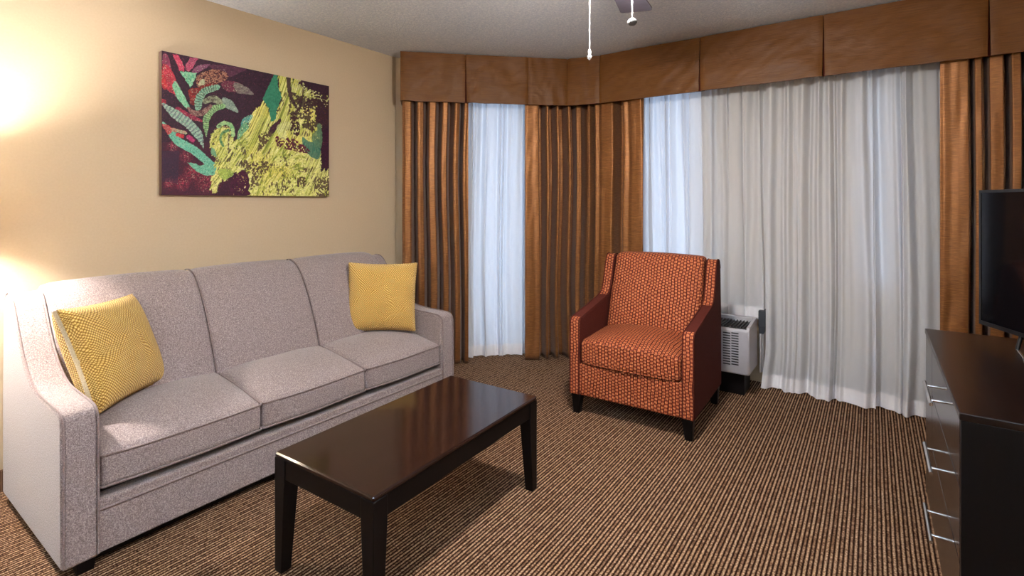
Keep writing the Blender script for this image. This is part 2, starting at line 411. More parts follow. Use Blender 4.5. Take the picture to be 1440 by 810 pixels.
# ------------------------------------------------------------------ sofa
def make_sofa():
    Y0, Y1 = .57, 2.70; XF, XB = -2.415, -3.31
    aL, aR = .685, 2.585
    t = thing('sofa', (-2.87, 1.635, 0), 'long mauve-grey tweed three-seat sofa with sweeping arms against the tan wall', 'sofa')
    top = crom([(-2.42, .56), (-2.432, .602), (-2.47, .618), (-2.56, .622), (-2.68, .626), (-2.78, .638), (-2.87, .672), (-2.95, .728), (-3.03, .81), (-3.10, .90), (-3.155, .962), (-3.21, .982), (-3.26, .970), (-3.295, .92)], 5)
    prof = [(-2.415, .045)] + top + [(XB, .5), (XB, .045)]
    for a, b in ((Y0, aL), (aR, Y1)):
        mb = MB().prism(prof, lambda p, q, y: (p, y, q), a, b)
        arm = mb.build('arm', TWEED, t, bev=.014, seg=3, smooth=50)
        pts = [(x, y_, z) for (x, z) in top[2:] for y_ in ()]
        pm = MB()
        for yy in (a + .006, b - .006):
            pm.tube([(-2.411, yy, .06)] + [(x + (.004 if z < .6 else 0), yy, z + .001) for x, z in top], .0042, 6)
        pm.build('piping', PIPE, arm, smooth=60)
    # base rail and deck
    mb = MB().box((-3.25, aL - .02, .05), (-2.425, aR + .02, .222))
    rail = mb.build('base', TWEED, t, bev=.008)
    MB().rbox(((-3.25 - 2.426) / 2, (aL + aR) / 2, .234), ((3.25 - 2.426) / 2, (aR - aL) / 2 + .015, .018), .006).build('deck_rail', TWEED, t, smooth=60)
    MB().box((-3.2, aL - .01, .25), (-2.50, aR + .01, .286)).build('deck', DARK, t)  # coloured dark so the gap under the cushions reads as shade
    MB().tube([(-2.424, aL, .2165), (-2.424, aR, .2165)], .005, 6).build('piping', PIPE, rail, smooth=60)
    MB().box((-3.2, Y0 + .06, .012), (-2.47, Y1 - .06, .05)).build('plinth', ESPD, t)  # dark block standing in for the shade under the sofa
    for y in (Y0 + .05, Y1 - .10):
        for x in (-3.26, -2.48):
            MB().hexa([(x, y, 0), (x + .05, y, 0), (x + .05, y + .05, 0), (x, y + .05, 0)], [(x - .005, y - .005, .046), (x + .055, y - .005, .046), (x + .055, y + .055, .046), (x - .005, y + .055, .046)]).build('leg', ESPD, t)
    # back
    bp = crom([(-2.80, .30), (-2.865, .50), (-2.905, .62), (-2.965, .76), (-3.03, .88), (-3.095, .965), (-3.165, 1.008), (-3.235, 1.012), (-3.29, .975), (-3.312, .90)], 5)
    seams = [aL, 1.318, 1.942, aR]
    for i in range(3):
        a, b = seams[i] + .001, seams[i + 1] - .001; ny = 24; P = []
        for j in range(ny + 1):
            y = a + (b - a) * j / ny; e = min(y - a, b - y); dp = .013 * math.exp(-e / .02)
            bl = .010 * math.sin(PI * (y - a) / (b - a))
            row = []
            for k, (x, z) in enumerate(bp):
                nx, nz = (.93, .35) if k < 25 else (0.1, .95)
                w = max(0, min(1, (k - 20) / 12)); nx = .93 * (1 - w); nz = .3 + .7 * w
                o = bl - dp
                row.append((x + nx * o, y, z + nz * o * .8))
            row += [(XB, y, .5), (XB, y, .2), (-2.80, y, .2), row[0]]
            P.append(row)
        mb = MB().grid(P)
        n_ = len(P[0]) - 1
        mb.f.append(tuple(range(n_))); mb.f.append(tuple(range(len(mb.v) - n_ - 1, len(mb.v) - 1))[::-1]); mb.m += [0, 0]
        pan = mb.build('back_panel', TWEED, t, smooth=50)
        if i < 2:
            MB().tube([(x + .001, b, z - .001) for x, z in bp], .0045, 6).build('piping', PIPE, pan, smooth=60)
    # seat cushions
    ss = [aL + .002, 1.33, 1.955, aR - .002]
    for i in range(3):
        a, b = ss[i] + .002, ss[i + 1] - .002; hy = (b - a) / 2; hx = .245; hz = .068; cx_ = -2.43 - hx
        seed = i * 3.1
        def df(u, p, hy=hy, seed=seed):
            x, y, z = p; fx, fy = u[0], u[1]
            cr = (1 - fx * fx) ** 1 * (1 - fy ** 4)
            slope = (.5 - fx * .5) * .072               # deck rises towards the back
            if u[2] > 0: z += .040 * cr + slope
            else: z += slope * .3 - .006 * cr
            z += .004 * mn.noise(Vector((x * 5 + seed, y * 5, seed)))
            x += .012 * (1 - fy * fy) * max(0, fx)
            return [x, y, z]
        c = MB().rbox((cx_, (a + b) / 2, .2875 + hz), (hx, hy, hz), .026, df, n=16).build('seat_cushion', TWEED, t, smooth=70)
        pm = MB()
        for zz in (1, -1):
            lp = []
            m = 22; r = .014
            corners = [(-hx + r, -hy + r, PI), (hx - r, -hy + r, 1.5 * PI), (hx - r, hy - r, 0), (-hx + r, hy - r, .5 * PI)]
            raw = []
            for q, (x, y, a0) in enumerate(corners):
                for k in range(5): raw.append((x + r * math.cos(a0 + k * PI / 8), y + r * math.sin(a0 + k * PI / 8)))
                x2, y2, _ = corners[(q + 1) % 4]
                e = raw[-1]; s_ = (x2 + r * math.cos(corners[(q + 1) % 4][2]), y2 + r * math.sin(corners[(q + 1) % 4][2]))
                for k in range(1, 12): raw.append((e[0] + (s_[0] - e[0]) * k / 12, e[1] + (s_[1] - e[1]) * k / 12))
            for x, y in raw:
                p = df([x / hx, y / hy, zz], [x, y, zz * (hz - .008)]); lp.append((cx_ + p[0], (a + b) / 2 + p[1], .2875 + hz + p[2]))
            pm.tube(lp, .0048, 6, closed=True)
        pm.build('piping', PIPE, c, smooth=60)
make_sofa()

# ------------------------------------------------------------------ throw pillows
def make_pillow(loc, rot, label, s=.47, seed=0, th=.085):
    o = thing('throw_pillow', loc, label, 'pillow', rot=rot, local=True, group='mustard pillows on the sofa')
    o.rotation_mode = 'YXZ' if False else 'XYZ'
    n = 40; h = s / 2
    def pt(i, j, side):
        u = -1 + 2 * i / n; v = -1 + 2 * j / n
        u = math.copysign(1 - (1 - abs(u)) ** 1.3, u); v = math.copysign(1 - (1 - abs(v)) ** 1.3, v)
        e = (1 - abs(u) ** 2.6) * (1 - abs(v) ** 2.6)
        t_ = th * (max(e, 0) ** .42) + .012
        pin = 1 - .055 * (1 - abs(u) ** 2) * abs(v) ** 3, 1 - .055 * (1 - abs(v) ** 2) * abs(u) ** 3
        wr = .006 * mn.noise(Vector((u * 3 + seed, v * 3, side * 2)))
        return (u * h * pin[1], side * (t_ + wr * e), v * h * pin[0])
    f_ = MB().grid([[pt(i, j, -1) for j in range(n + 1)] for i in range(n + 1)])
    b_ = MB().grid([[pt(n - i, j, 1) for j in range(n + 1)] for i in range(n + 1)])
    f_.f = [q[::-1] for q in f_.f]; b_.f = [q[::-1] for q in b_.f]
    f_.build('front_panel', PIL, o, smooth=80, uv=True); b_.build('back_panel', PILEDGE if False else PIL, o, smooth=80, uv=True)
    ring = [(i, 0) for i in range(n)] + [(n, j) for j in range(n)] + [(n - i, n) for i in range(n)] + [(0, n - j) for j in range(n)]
    g = MB().grid([[pt(i, j, -1), tuple((a + b) / 2 * (1.012 if k != 1 else 1) for k, (a, b) in enumerate(zip(pt(i, j, -1), pt(i, j, 1)))), pt(i, j, 1)] for i, j in ring], wrapu=True)
    g.build('edge_band', PILEDGE, o, smooth=80)
    pm = MB().tube([pt(i, j, -1) for i, j in ring], .0045, 6, closed=True); pm.build('piping', PIL, o, smooth=60, uv=True)
    return o
def rot_from(yaw, b, c):
    from mathutils import Matrix
    Mx = Matrix.Rotation(yaw, 3, 'Z') @ Matrix.Rotation(b, 3, 'X') @ Matrix.Rotation(c, 3, 'Y'); return Mx.to_euler('XYZ')
p1 = make_pillow((-2.853, .860, .722), rot_from(2.27, -.373, .037), 'square mustard yellow pillow slumped in the near left corner of the sofa', s=.46, seed=1)
p2 = make_pillow((-2.815, 2.40, .735), rot_from(.76, -.22, .02), 'square mustard yellow pillow upright against the far right arm of the sofa', seed=5)

# ------------------------------------------------------------------ coffee table
def make_table():
    t = thing('coffee_table', (-1.601, 1.587, 0), 'rectangular espresso wood coffee table with glossy top in front of the sofa', 'coffee table', rz=math.radians(1.85), local=True)
    w, l, H, s = .274, .515, .45, .033
    MB().box((-w, -l, H - .018), (w, l, H)).build('tabletop', ESP, t, bev=.005, seg=1, smooth=0)
    ap = MB()
    ap.box((-w + .004, -l + .004, H - .09), (w - .004, -l + .024, H - .018)); ap.box((-w + .004, l - .024, H - .09), (w - .004, l - .004, H - .018))
    ap.box((-w + .004, -l + .024, H - .09), (-w + .024, l - .024, H - .018)); ap.box((w - .024, -l + .024, H - .09), (w - .004, l - .024, H - .018))
    ap.build('apron', ESPD, t, bev=.001)
    for sx in (-1, 1):
        for sy in (-1, 1):
            x, y = sx * w, sy * l; a = .062; b = .042
            def q(d): return sorted([x, x - sx * d]), sorted([y, y - sy * d])
            (x0, x1), (y0, y1) = q(b); (X0, X1), (Y0, Y1) = q(a)
            R3 = [(x0, x1, y0, y1, 0), (X0, X1, Y0, Y1, H - .10), (X0, X1, Y0, Y1, H - .0185)]
            vs = [p for a0, a1, b0, b1, z in R3 for p in ((a0, b0, z), (a1, b0, z), (a1, b1, z), (a0, b1, z))]
            m = MB().add(vs, [(0, 3, 2, 1), (8, 9, 10, 11)] + [(4 * k + i, 4 * k + (i + 1) % 4, 4 * k + 4 + (i + 1) % 4, 4 * k + 4 + i) for k in (0, 1) for i in range(4)])
            m.build('leg', ESPD, t, bev=.002)
make_table()

# ------------------------------------------------------------------ armchair
def make_chair():
    t = thing('armchair', (-1.247, 3.005, 0), 'rust orange basket-weave armchair on black feet before the white sheers', 'armchair', rz=math.radians(1.5), local=True)
    top = crom([(.004, .60), (.02, .628), (.06, .638), (.2, .664), (.34, .692), (.44, .712), (.50, .738), (.535, .79), (.565, .88), (.592, .965), (.615, .998), (.65, 1.006), (.69, .990), (.712, .94)], 5)
    prof = [(0, .128), (0, .35)] + top + [(.735, .6), (.74, .128)]
    for sx in (-1, 1):
        a, b = sorted((sx * .402, sx * .332))
        mb = MB().prism(prof, lambda p, q, x: (x, p, q), a, b)
        # caps plain cloth; arm top plain; front edges woven
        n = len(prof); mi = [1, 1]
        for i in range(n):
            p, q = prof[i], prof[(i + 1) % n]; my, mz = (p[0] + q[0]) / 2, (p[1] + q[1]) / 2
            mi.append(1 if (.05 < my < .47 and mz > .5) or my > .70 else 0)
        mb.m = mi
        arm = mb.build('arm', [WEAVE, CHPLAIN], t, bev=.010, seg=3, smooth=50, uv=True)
        pm = MB()
        for xx in (a + .004, b - .004): pm.tube([(xx, -.002, .135), (xx, -.002, .35)] + [(xx, y - .001 if y < .55 else y, z + .001) for y, z in top], .004, 6)
        pm.build('piping', CHPLAIN, arm, smooth=60)
    MB().rbox((0, .05, .232), (.334, .045, .104), .012, n=10).build('front_rail', WEAVE, t, smooth=60, uv=True)
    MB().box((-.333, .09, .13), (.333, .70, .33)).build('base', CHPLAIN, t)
    def sd(u, p):
        x, y, z = p
        if u[2] > 0: z += .050 * (1 - u[0] ** 2) * (1 - abs(u[1]) ** 3) + .02 * (u[1] * .5 + .5)
        y -= .012 * (1 - u[0] ** 2) * max(0, -u[1])
        z += .004 * mn.noise(Vector((x * 7, y * 7, 3)))
        return [x, y, z]
    c = MB().rbox((0, .27, .413), (.326, .272, .076), .030, sd, n=16).build('seat_cushion', WEAVE, t, smooth=70, uv=True)
    pm = MB()
    for zz in (1, -1):
        lp = []
        for k in range(60):
            a = 2 * PI * k / 60; ca, sa = math.cos(a), math.sin(a); e = .16
            x = math.copysign(abs(ca) ** e, ca) * .322; y = math.copysign(abs(sa) ** e, sa) * .268
            p = sd([x / .326, y / .272, zz], [x, y, zz * .066]); lp.append((p[0], .27 + p[1], .413 + p[2]))
        pm.tube(lp, .0045, 6, closed=True)
    pm.build('piping', WEAVE, c, smooth=60, uv=True)
    def bd(u, p):
        x, y, z = p                                  # z along height, y thickness
        if u[1] < 0: y -= .045 * (1 - u[0] ** 2) * (1 - u[2] ** 2) ** .7
        z += .010 * (1 - u[0] ** 2) * max(0, u[2])
        w = 1 - .02 * max(0, u[2])
        x *= w
        y += .34 * (z + .27)                         # lean back
        y += .004 * mn.noise(Vector((x * 6, z * 6, 9)))
        return [x, y, z]
    MB().rbox((0, .475, .752), (.325, .065, .268), .035, bd, n=16).build('back_cushion', WEAVE, t, smooth=70, uv=True)
    MB().prism([(.56, .33), (.655, .95), (.665, .985), (.70, .985), (.715, .95), (.735, .13), (.60, .13)], lambda p, q, x: (x, p, q), -.333, .333).build('back_frame', CHPLAIN, t, bev=.01)
    for x, y in ((-.36, .04), (.36, .04), (-.36, .70), (.36, .70)):
        sy = -1 if y < .3 else 1; sx = -1 if x < 0 else 1
        a, b = .033, .022
        cx_, cy_ = x + sx * .004, y + sy * .0
        MB().hexa([(cx_ - b, cy_ - b, 0), (cx_ + b, cy_ - b, 0), (cx_ + b, cy_ + b, 0), (cx_ - b, cy_ + b, 0)],
                  [(x - a, y - a, .130), (x + a, y - a, .130), (x + a, y + a, .130), (x - a, y + a, .130)]).build('leg', ESPD, t, bev=.006)
make_chair()

# ------------------------------------------------------------------ dresser
def make_dresser():
    X0, X1, Y0, Y1, H = .2, .72, 1.925, 3.11, .80
    t = thing('dresser', (.46, 2.5, 0), 'dark espresso dresser with three bar-handled drawers under the television', 'dresser')
    b = MB(); b.box((X0 + .004, Y0, .03), (X1, Y0 + .02, H - .022)); b.box((X0 + .004, Y1 - .02, .03), (X1, Y1, H - .022))
    b.box((X0 + .022, Y0 + .02, .05), (X1, Y1 - .02, .07)); b.box((X1 - .02, Y0 + .02, .05), (X1, Y1 - .02, H - .022))
    b.box((X0 + .024, Y0 + .02, .07), (X0 + .05, Y1 - .02, H - .022))
    b.build('body', ESPD, t, bev=.0015)
    MB().box((X0, Y0 - .002, H - .022), (X1 + .005, Y1 + .002, H)).build('top', DRST, t, bev=.003)
    MB().box((X0 + .03, Y0 + .02, 0), (X1 - .02, Y1 - .02, .05)).build('plinth', ESPD, t)
    MB().box((X0 + .003, 2.792, .055), (X0 + .023, Y1 - .021, H - .026)).build('door', DRS, t, bev=.0015)
    for z0, z1, hz in ((.583, .774, .713), (.363, .577, .478), (.055, .357, .245)):
        d = MB().box((X0 + .003, Y0 + .021, z0), (X0 + .023, 2.787, z1)).build('drawer', DRS, t, bev=.0015)
        hm = MB(); xb = X0 - .040
        hm.tube([(xb, 2.235, hz), (xb, 2.505, hz)], .006, 10)
        for y in (2.285, 2.455): hm.tube([(xb, y, hz), (X0 + .004, y, hz)], .005, 8)
        hm.build('handle', CHROME, d, smooth=50)
make_dresser()

# ------------------------------------------------------------------ television
def make_tv():
    ang = math.atan2(-.9045, .4265)                       # plan direction of the screen, far end -> near end
    far = np.array([.384, 3.03]); W = 1.0; Hh = .588; zb = .864
    c = far + np.array([.4265, -.9045]) * W / 2
    t = thing('television', (c[0], c[1], .80), 'black flat-screen television standing angled on the dark dresser', 'television', rz=ang, local=True)
    # local x: far -> near, local -y faces the room
    z0 = zb - .80
    MB().box((-W / 2, .004, z0), (W / 2, .034, z0 + Hh)).rbox((0, .045, z0 + .24), (.34, .022, .17), .012, n=3).build('housing', BLK, t, bev=.002)
    f = MB(); b = .012
    f.box((-W / 2, -.004, z0), (W / 2, .004, z0 + b * 1.4)); f.box((-W / 2, -.004, z0 + Hh - b), (W / 2, .004, z0 + Hh))
    f.box((-W / 2, -.004, z0 + b * 1.4), (-W / 2 + b, .004, z0 + Hh - b)); f.box((W / 2 - b, -.004, z0 + b * 1.4), (W / 2, .004, z0 + Hh - b))
    f.build('bezel', BLK, t)
    MB().box((-W / 2 + b, -.002, z0 + b * 1.4), (W / 2 - b, .004, z0 + Hh - b)).build('screen', SCREEN, t, smooth=0)
    ca, sa = math.cos(ang), math.sin(ang)
    def loc(x, y): dx, dy = x - c[0], y - c[1]; return (dx * ca + dy * sa, -dx * sa + dy * ca)
    f1 = [loc(.486, 2.93), loc(.4725, 2.845), loc(.468, 2.70)]
    for sx in (1, -1):
        m = MB(); q = [(sx * a, b_) for a, b_ in f1]
        m.tube([(*q[0], .005), (*q[1], .006), (*q[2], .005)], .0045, 8); ft = m.build('foot', CHROME, t, smooth=50)
        MB().tube([(q[1][0], q[1][1], .008), (q[1][0], .02, z0 + .02)], .007, 8).build('stem', BLK, ft, smooth=50)
make_tv()

# ------------------------------------------------------------------ painting
def vnoise(x, y, s, seed=0):
    """smooth value noise on arrays"""
    x = x / s; y = y / s; xi = np.floor(x).astype(int); yi = np.floor(y).astype(int); fx = x - xi; fy = y - yi
    fx = fx * fx * (3 - 2 * fx); fy = fy * fy * (3 - 2 * fy)
    def h(a, b):
        n = (a * 374761393 + b * 668265263 + seed * 974634777) & 0x7fffffff; n = ((n ^ (n >> 13)) * 1274126177) & 0x7fffffff
        return ((n ^ (n >> 16)) & 0xffff) / 65535.0
    return (h(xi, yi) * (1 - fx) + h(xi + 1, yi) * fx) * (1 - fy) + (h(xi, yi + 1) * (1 - fx) + h(xi + 1, yi + 1) * fx) * fy
def inpoly(x, y, P):
    r = np.zeros(x.shape, bool); n = len(P); j = n - 1
    for i in range(n):
        xi, yi = P[i]; xj, yj = P[j]
        if yi != yj:
            c = ((yi > y) != (yj > y)) & (x < (xj - xi) * (y - yi) / (yj - yi) + xi); r ^= c
        j = i
    return r
def paint_colours(Yw, Zw):
    pts = np.stack([np.full_like(Yw, -3.42), Yw, Zw], -1); px, py = project(pts)
    n1 = vnoise(px, py, 5, 1) - .5; n2 = vnoise(px, py, 5, 2) - .5; n3 = vnoise(px, py, 1.6, 3) - .5; n4 = vnoise(px, py, 1.6, 4) - .5
    X = px + n1 * .8 + n3 * 1.1; Y = py + n2 * .8 + n4 * 1.1
    fine = vnoise(px, py, 1.1, 5); med = vnoise(px, py, 2.6, 6); big = vnoise(px, py, 22, 7)
    streak = .5 * vnoise(px * .8 + py * .5, py * .25 - px * .2, 2.0, 8) + .5 * vnoise(px * 1.0 - py * .15, py * .22, 2.2, 9)
    C = np.array(s2l((50, 24, 42)))[None, None] * (.75 + .5 * med)[..., None]
    C = C * np.ones(px.shape + (3,))
    def put(mask, a, b=None, w=None, t=None):
        nonlocal C
        a = np.array(s2l(a)); b = a if b is None else np.array(s2l(b))
        t = med if t is None else t
        c = a[None, None] * (1 - t[..., None]) + b[None, None] * t[..., None]
        k = mask.astype(float) if w is None else mask * w
        C = C * (1 - k[..., None]) + c * k[..., None]
    R = {1: (220, 65, 7.36), 2: (220, 170, 7.36), 3: (340, 90, 8.1), 4: (340, 185, 8.1)}
    def tr(r, P): ox, oy, s = R[r]; return [(ox + a / s, oy + b / s) for a, b in P]
    def poly(r, P, a, b=None, w=None, smooth=True, t=None):
        Q = tr(r, P) if r else P
        if smooth: Q = crom(Q, 4, True)
        put(inpoly(X, Y, Q), a, b, w, t)
    def strk(r, P, wd, a, b=None, w=None, dash=None):
        Q = crom(tr(r, P) if r else P, 6); s = R[r][2] if r else 1; best = np.full(X.shape, 1e9); al = np.zeros(X.shape); acc = 0; n = len(Q)
        tot = sum(math.dist(Q[i], Q[i + 1]) for i in range(n - 1))
        for i in range(n - 1):
            (x0, y0), (x1, y1) = Q[i], Q[i + 1]; dx, dy = x1 - x0, y1 - y0; l2 = dx * dx + dy * dy + 1e-9
            tt = np.clip(((X - x0) * dx + (Y - y0) * dy) / l2, 0, 1); d = np.hypot(X - x0 - tt * dx, Y - y0 - tt * dy)
            k = d < best; best = np.where(k, d, best); al = np.where(k, acc + tt * math.sqrt(l2), al); acc += math.sqrt(l2)
        wl = np.interp(al / tot, np.linspace(0, 1, len(wd)), [v / s / 2 for v in wd]) if isinstance(wd, (list, tuple)) else wd / s / 2
        m = best < wl; put(m, a, b, w)
        if dash: put(m & (np.sin(al * 2 * PI / dash[0]) > .25 + n3), dash[1], None, .75)
    dark = (48, 22, 38)
    # reds and plums at the lower left
    put(inpoly(px, py, [(224, 200), (330, 200), (345, 280), (224, 280)]), (85, 22, 45), (60, 24, 44), .8 * np.clip(big * 1.4, 0, 1))
    for cx_, cy_, r_, c_ in ((238, 258, 9, (140, 40, 65)), (270, 242, 13, (135, 28, 48)), (256, 257, 12, (150, 36, 58)), (290, 252, 22, (105, 26, 45)), (243, 206, 8, (150, 60, 75)), (262, 220, 10, (110, 30, 55))):
        d = np.hypot(px - cx_, py - cy_); put(np.ones(px.shape, bool), c_, (170, 60, 80), np.clip(1.1 - d / r_, 0, 1) * np.clip(fine * 1.6 - .2, 0, 1))
    put(inpoly(px, py, [(228, 212), (252, 212), (250, 258), (228, 255)]), (48, 38, 62), None, .5)
    poly(1, [(560, 190), (920, 230), (830, 290), (740, 320), (620, 270)], (95, 48, 72), (70, 35, 55))
    poly(1, [(65, 85), (120, 95), (150, 220), (190, 340), (240, 420), (300, 560), (340, 650), (280, 600), (200, 520), (130, 430), (70, 250)], (150, 60, 90), (110, 50, 75))
    poly(1, [(75, 180), (150, 240), (200, 360), (170, 420), (195, 500), (100, 440), (60, 260)], (205, 55, 75), (150, 40, 50), .9)
    poly(1, [(190, 360), (240, 430), (330, 600), (345, 665), (230, 560), (165, 420)], (95, 175, 140), (150, 200, 160))
    poly(1, [(25, 240), (60, 250), (110, 430), (60, 430)], (215, 60, 60), (120, 25, 40), .85)
    poly(1, [(40, 540), (100, 560), (90, 600), (40, 610)], (200, 50, 65), (140, 30, 50), .8)
    poly(1, [(165, 85), (225, 90), (290, 220), (285, 262), (240, 255)], (215, 70, 105), (185, 60, 90), smooth=False)
    poly(1, [(345, 115), (430, 130), (370, 230), (330, 265), (298, 245), (300, 205)], (190, 70, 105), (160, 80, 105), smooth=False)
    poly(1, [(365, 260), (430, 200), (560, 190), (450, 260), (400, 290)], (145, 85, 115), (110, 60, 90))
    poly(1, [(240, 260), (420, 278), (370, 400), (350, 425)], (95, 180, 140), (160, 210, 165), smooth=False)
    poly(1, [(330, 450), (435, 440), (405, 560), (390, 610), (350, 600), (345, 540)], (165, 45, 38), (110, 30, 30), .85)
    poly(1, [(420, 300), (600, 240), (740, 290), (720, 350), (640, 380), (500, 420), (430, 430)], (175, 120, 95), (75, 35, 40), t=(fine > .5).astype(float))
    poly(1, [(430, 400), (470, 340), (500, 350), (490, 400)], (215, 205, 165), (150, 180, 140), .8)
    poly(1, [(430, 430), (560, 380), (640, 400), (500, 450), (420, 485)], (140, 38, 32), (100, 28, 30))
    poly(1, [(670, 400), (700, 360), (830, 370), (920, 420), (925, 490), (830, 480), (720, 460)], (125, 50, 75), (95, 35, 55))
    poly(1, [(800, 375), (920, 415), (1010, 500), (930, 495), (830, 480)], (135, 130, 118), (100, 80, 85))
    strk(1, [(430, 630), (440, 550), (500, 465), (625, 425)], [70, 85, 70, 60], (105, 165, 140), (150, 190, 160), dash=(3.4, (60, 60, 55)))
    strk(1, [(500, 570), (590, 545), (690, 600)], [50, 75, 40], (165, 175, 140), (75, 60, 55))
    poly(1, [(680, 530), (780, 565), (830, 640), (842, 690), (760, 655), (700, 620)], (145, 165, 150), (110, 130, 120))
    strk(1, [(690, 620), (590, 650), (520, 740), (512, 850), (516, 930)], [50, 70, 75, 60, 8], (160, 200, 130), (120, 175, 120), dash=(3.0, (70, 80, 60)))
    strk(1, [(330, 640), (380, 690), (470, 690), (560, 620)], [30, 60, 60, 40], (160, 120, 110), (95, 50, 55))
    strk(1, [(220, 650), (320, 720), (470, 775)], [50, 60, 20], (180, 42, 78), (110, 30, 60))
    strk(1, [(70, 600), (190, 700), (330, 800), (440, 930), (485, 1055)], [30, 95, 95, 90, 6], (125, 180, 150), (170, 185, 170), dash=(5, (100, 110, 120)))
    strk(2, [(70, 20), (140, 110), (230, 215), (380, 300), (500, 400), (610, 510)], [20, 80, 90, 85, 80, 100], (90, 170, 145), (120, 190, 160))
    poly(2, [(60, 30), (130, 50), (165, 95), (120, 140), (80, 80)], (205, 55, 62), (150, 40, 60), .9)
    strk(2, [(170, 90), (300, 125)], [40, 30], (150, 180, 140), (200, 90, 90)); strk(2, [(215, 145), (270, 160)], 35, (200, 50, 60)); strk(2, [(330, 165), (375, 200)], 45, (165, 40, 95))
    poly(2, [(320, 430), (400, 438), (440, 465), (520, 450), (610, 490), (600, 560), (520, 566), (420, 530)], (90, 170, 140), (125, 190, 160), smooth=False)
    # the yellow-green plant
    YP = [(296, 271), (297, 250), (304, 240), (300, 232), (303, 226), (312, 228), (303, 222), (296, 212), (294, 200), (297, 188), (306, 178), (320, 177), (328, 188), (330, 200), (338, 188), (348, 168), (358, 155), (369, 142), (378, 152), (385, 170), (390, 160), (391, 150), (397, 140), (392, 125), (391, 103), (402, 104), (412, 110), (422, 114), (427, 122), (440, 132), (448, 140), (442, 160), (452, 178), (450, 190), (448, 200), (451, 222), (452, 240), (462, 240), (462, 279), (338, 279), (352, 262), (342, 252), (330, 245), (322, 240), (318, 255), (312, 252), (304, 272)]
    rag = (n3 + n4 * .6)
    ang = np.radians(np.interp(px, [300, 350, 390, 430, 462], [62, 52, 66, 82, 74]) - np.clip((py - 215) / 60, 0, 1) * 12)
    along = px * np.cos(ang) - py * np.sin(ang); perp = px * np.sin(ang) + py * np.cos(ang)
    streak = .6 * vnoise(perp, along * .10, 2.1, 8) + .4 * vnoise(perp, along * .14, .9, 9); ed = vnoise(perp, along * .08, 1.6, 10) - .5
    Xk, Yk = X.copy(), Y.copy(); X = X + n3 * 2 + ed * 7 * np.cos(ang); Y = Y + n3 * 2 - ed * 9 * np.sin(ang)
    yl = inpoly(X, Y, YP); X, Y = Xk, Yk
    put(yl, (176, 182, 70), (226, 222, 140), None, np.clip(streak * 2.4 - .7, 0, 1)); put(yl, (226, 206, 90), None, .5 * np.clip(big * 2 - .8, 0, 1)); put(yl, (105, 120, 52), None, .75 * (streak < .30)); put(yl, (70, 55, 30), None, .6 * ((vnoise(px, py, 2.2, 12) > .82) & (py > 235)))
    poly(3, [(0, 640), (120, 580), (70, 700), (0, 810)], (90, 160, 140), (70, 150, 150)); poly(2, [(840, 200), (850, 100), (920, 10), (960, 60), (900, 130)], (80, 150, 115), (130, 180, 130))
    strk(2, [(740, 95), (680, 130), (660, 190), (690, 260)], 26, (60, 120, 80), (110, 150, 90)); poly(2, [(560, 280), (600, 290), (620, 370), (570, 345)], (110, 160, 120))
    strk(2, [(600, 90), (660, 60), (740, 70)], 12, (110, 70, 50)); strk(2, [(640, 60), (700, 20), (780, 60), (790, 150)], 40, (110, 175, 120), (170, 205, 140))
    poly(2, [(640, 500), (760, 505), (790, 560), (700, 610), (650, 560)], (165, 190, 80), (145, 170, 70), .8)
    poly(3, [(365, 120), (405, 130), (412, 260), (450, 370), (405, 500), (385, 630), (335, 660), (300, 500), (235, 400)], (42, 122, 92), (60, 135, 105), smooth=False)
    poly(3, [(300, 800), (335, 710), (440, 618), (425, 700), (345, 800)], (62, 28, 42))
    strk(3, [(530, 150), (540, 300), (575, 420), (620, 500)], [50, 45, 45, 20], (85, 65, 55), (60, 42, 45))
    poly(3, [(640, 190), (1000, 255), (1000, 370), (900, 352), (800, 320), (735, 265), (700, 240), (650, 260)], (42, 18, 36), (55, 25, 42), smooth=False)
    sp = (vnoise(px, py, 1.7, 21) > .42).astype(float)
    put(inpoly(px, py, tr(3, [(560, 160), (660, 170), (760, 280), (1000, 370), (1000, 470), (850, 520), (700, 620), (600, 560), (570, 300)])), (232, 230, 170), (170, 175, 90), (vnoise(px, py, 2.0, 51) > .56) * .9)
    for P in ([(640, 400), (700, 420), (640, 540), (620, 470)], [(720, 430), (830, 330), (1000, 400), (1000, 720), (920, 700), (840, 640), (830, 470), (740, 560), (690, 560)], [(560, 560), (640, 600), (660, 800), (560, 800)]):
        poly(3, P, (70, 38, 32), (48, 24, 40), sp)
    big2 = vnoise(px, py, 5.5, 61); put(inpoly(px, py, [(404, 128), (452, 140), (463, 150), (463, 215), (450, 212), (440, 190), (425, 180), (408, 172)]), (62, 30, 34), (44, 22, 38), ((.55 * big2 + .45 * vnoise(px, py, 1.8, 62)) > .52) * .92)
    put(yl, (66, 40, 34), (58, 26, 40), ((.5 * vnoise(px, py, 7, 63) + .5 * vnoise(perp, along * .3, 1.6, 64)) > .70) * .85)
    strk(3, [(880, 700), (880, 810)], 50, (110, 135, 90), (85, 105, 80)); 
    poly(4, [(900, 0), (1000, 0), (1000, 390), (930, 400), (895, 230)], (62, 18, 42), (45, 18, 38))
    poly(4, [(690, 60), (780, 120), (870, 90), (890, 290), (800, 300), (700, 190)], (35, 98, 92), (50, 120, 100), .9)
    poly(4, [(800, 100), (830, 0), (910, 0), (900, 190)], (100, 135, 100), (75, 110, 85), .8)
    poly(4, [(390, 60), (520, 60), (640, 110), (750, 190), (770, 250), (600, 220), (480, 195), (400, 160)], (105, 22, 48), (70, 30, 45), sp)
    poly(4, [(200, 30), (350, 0), (290, 120), (240, 180), (180, 230), (190, 110)], (80, 50, 42), (95, 85, 50), sp)
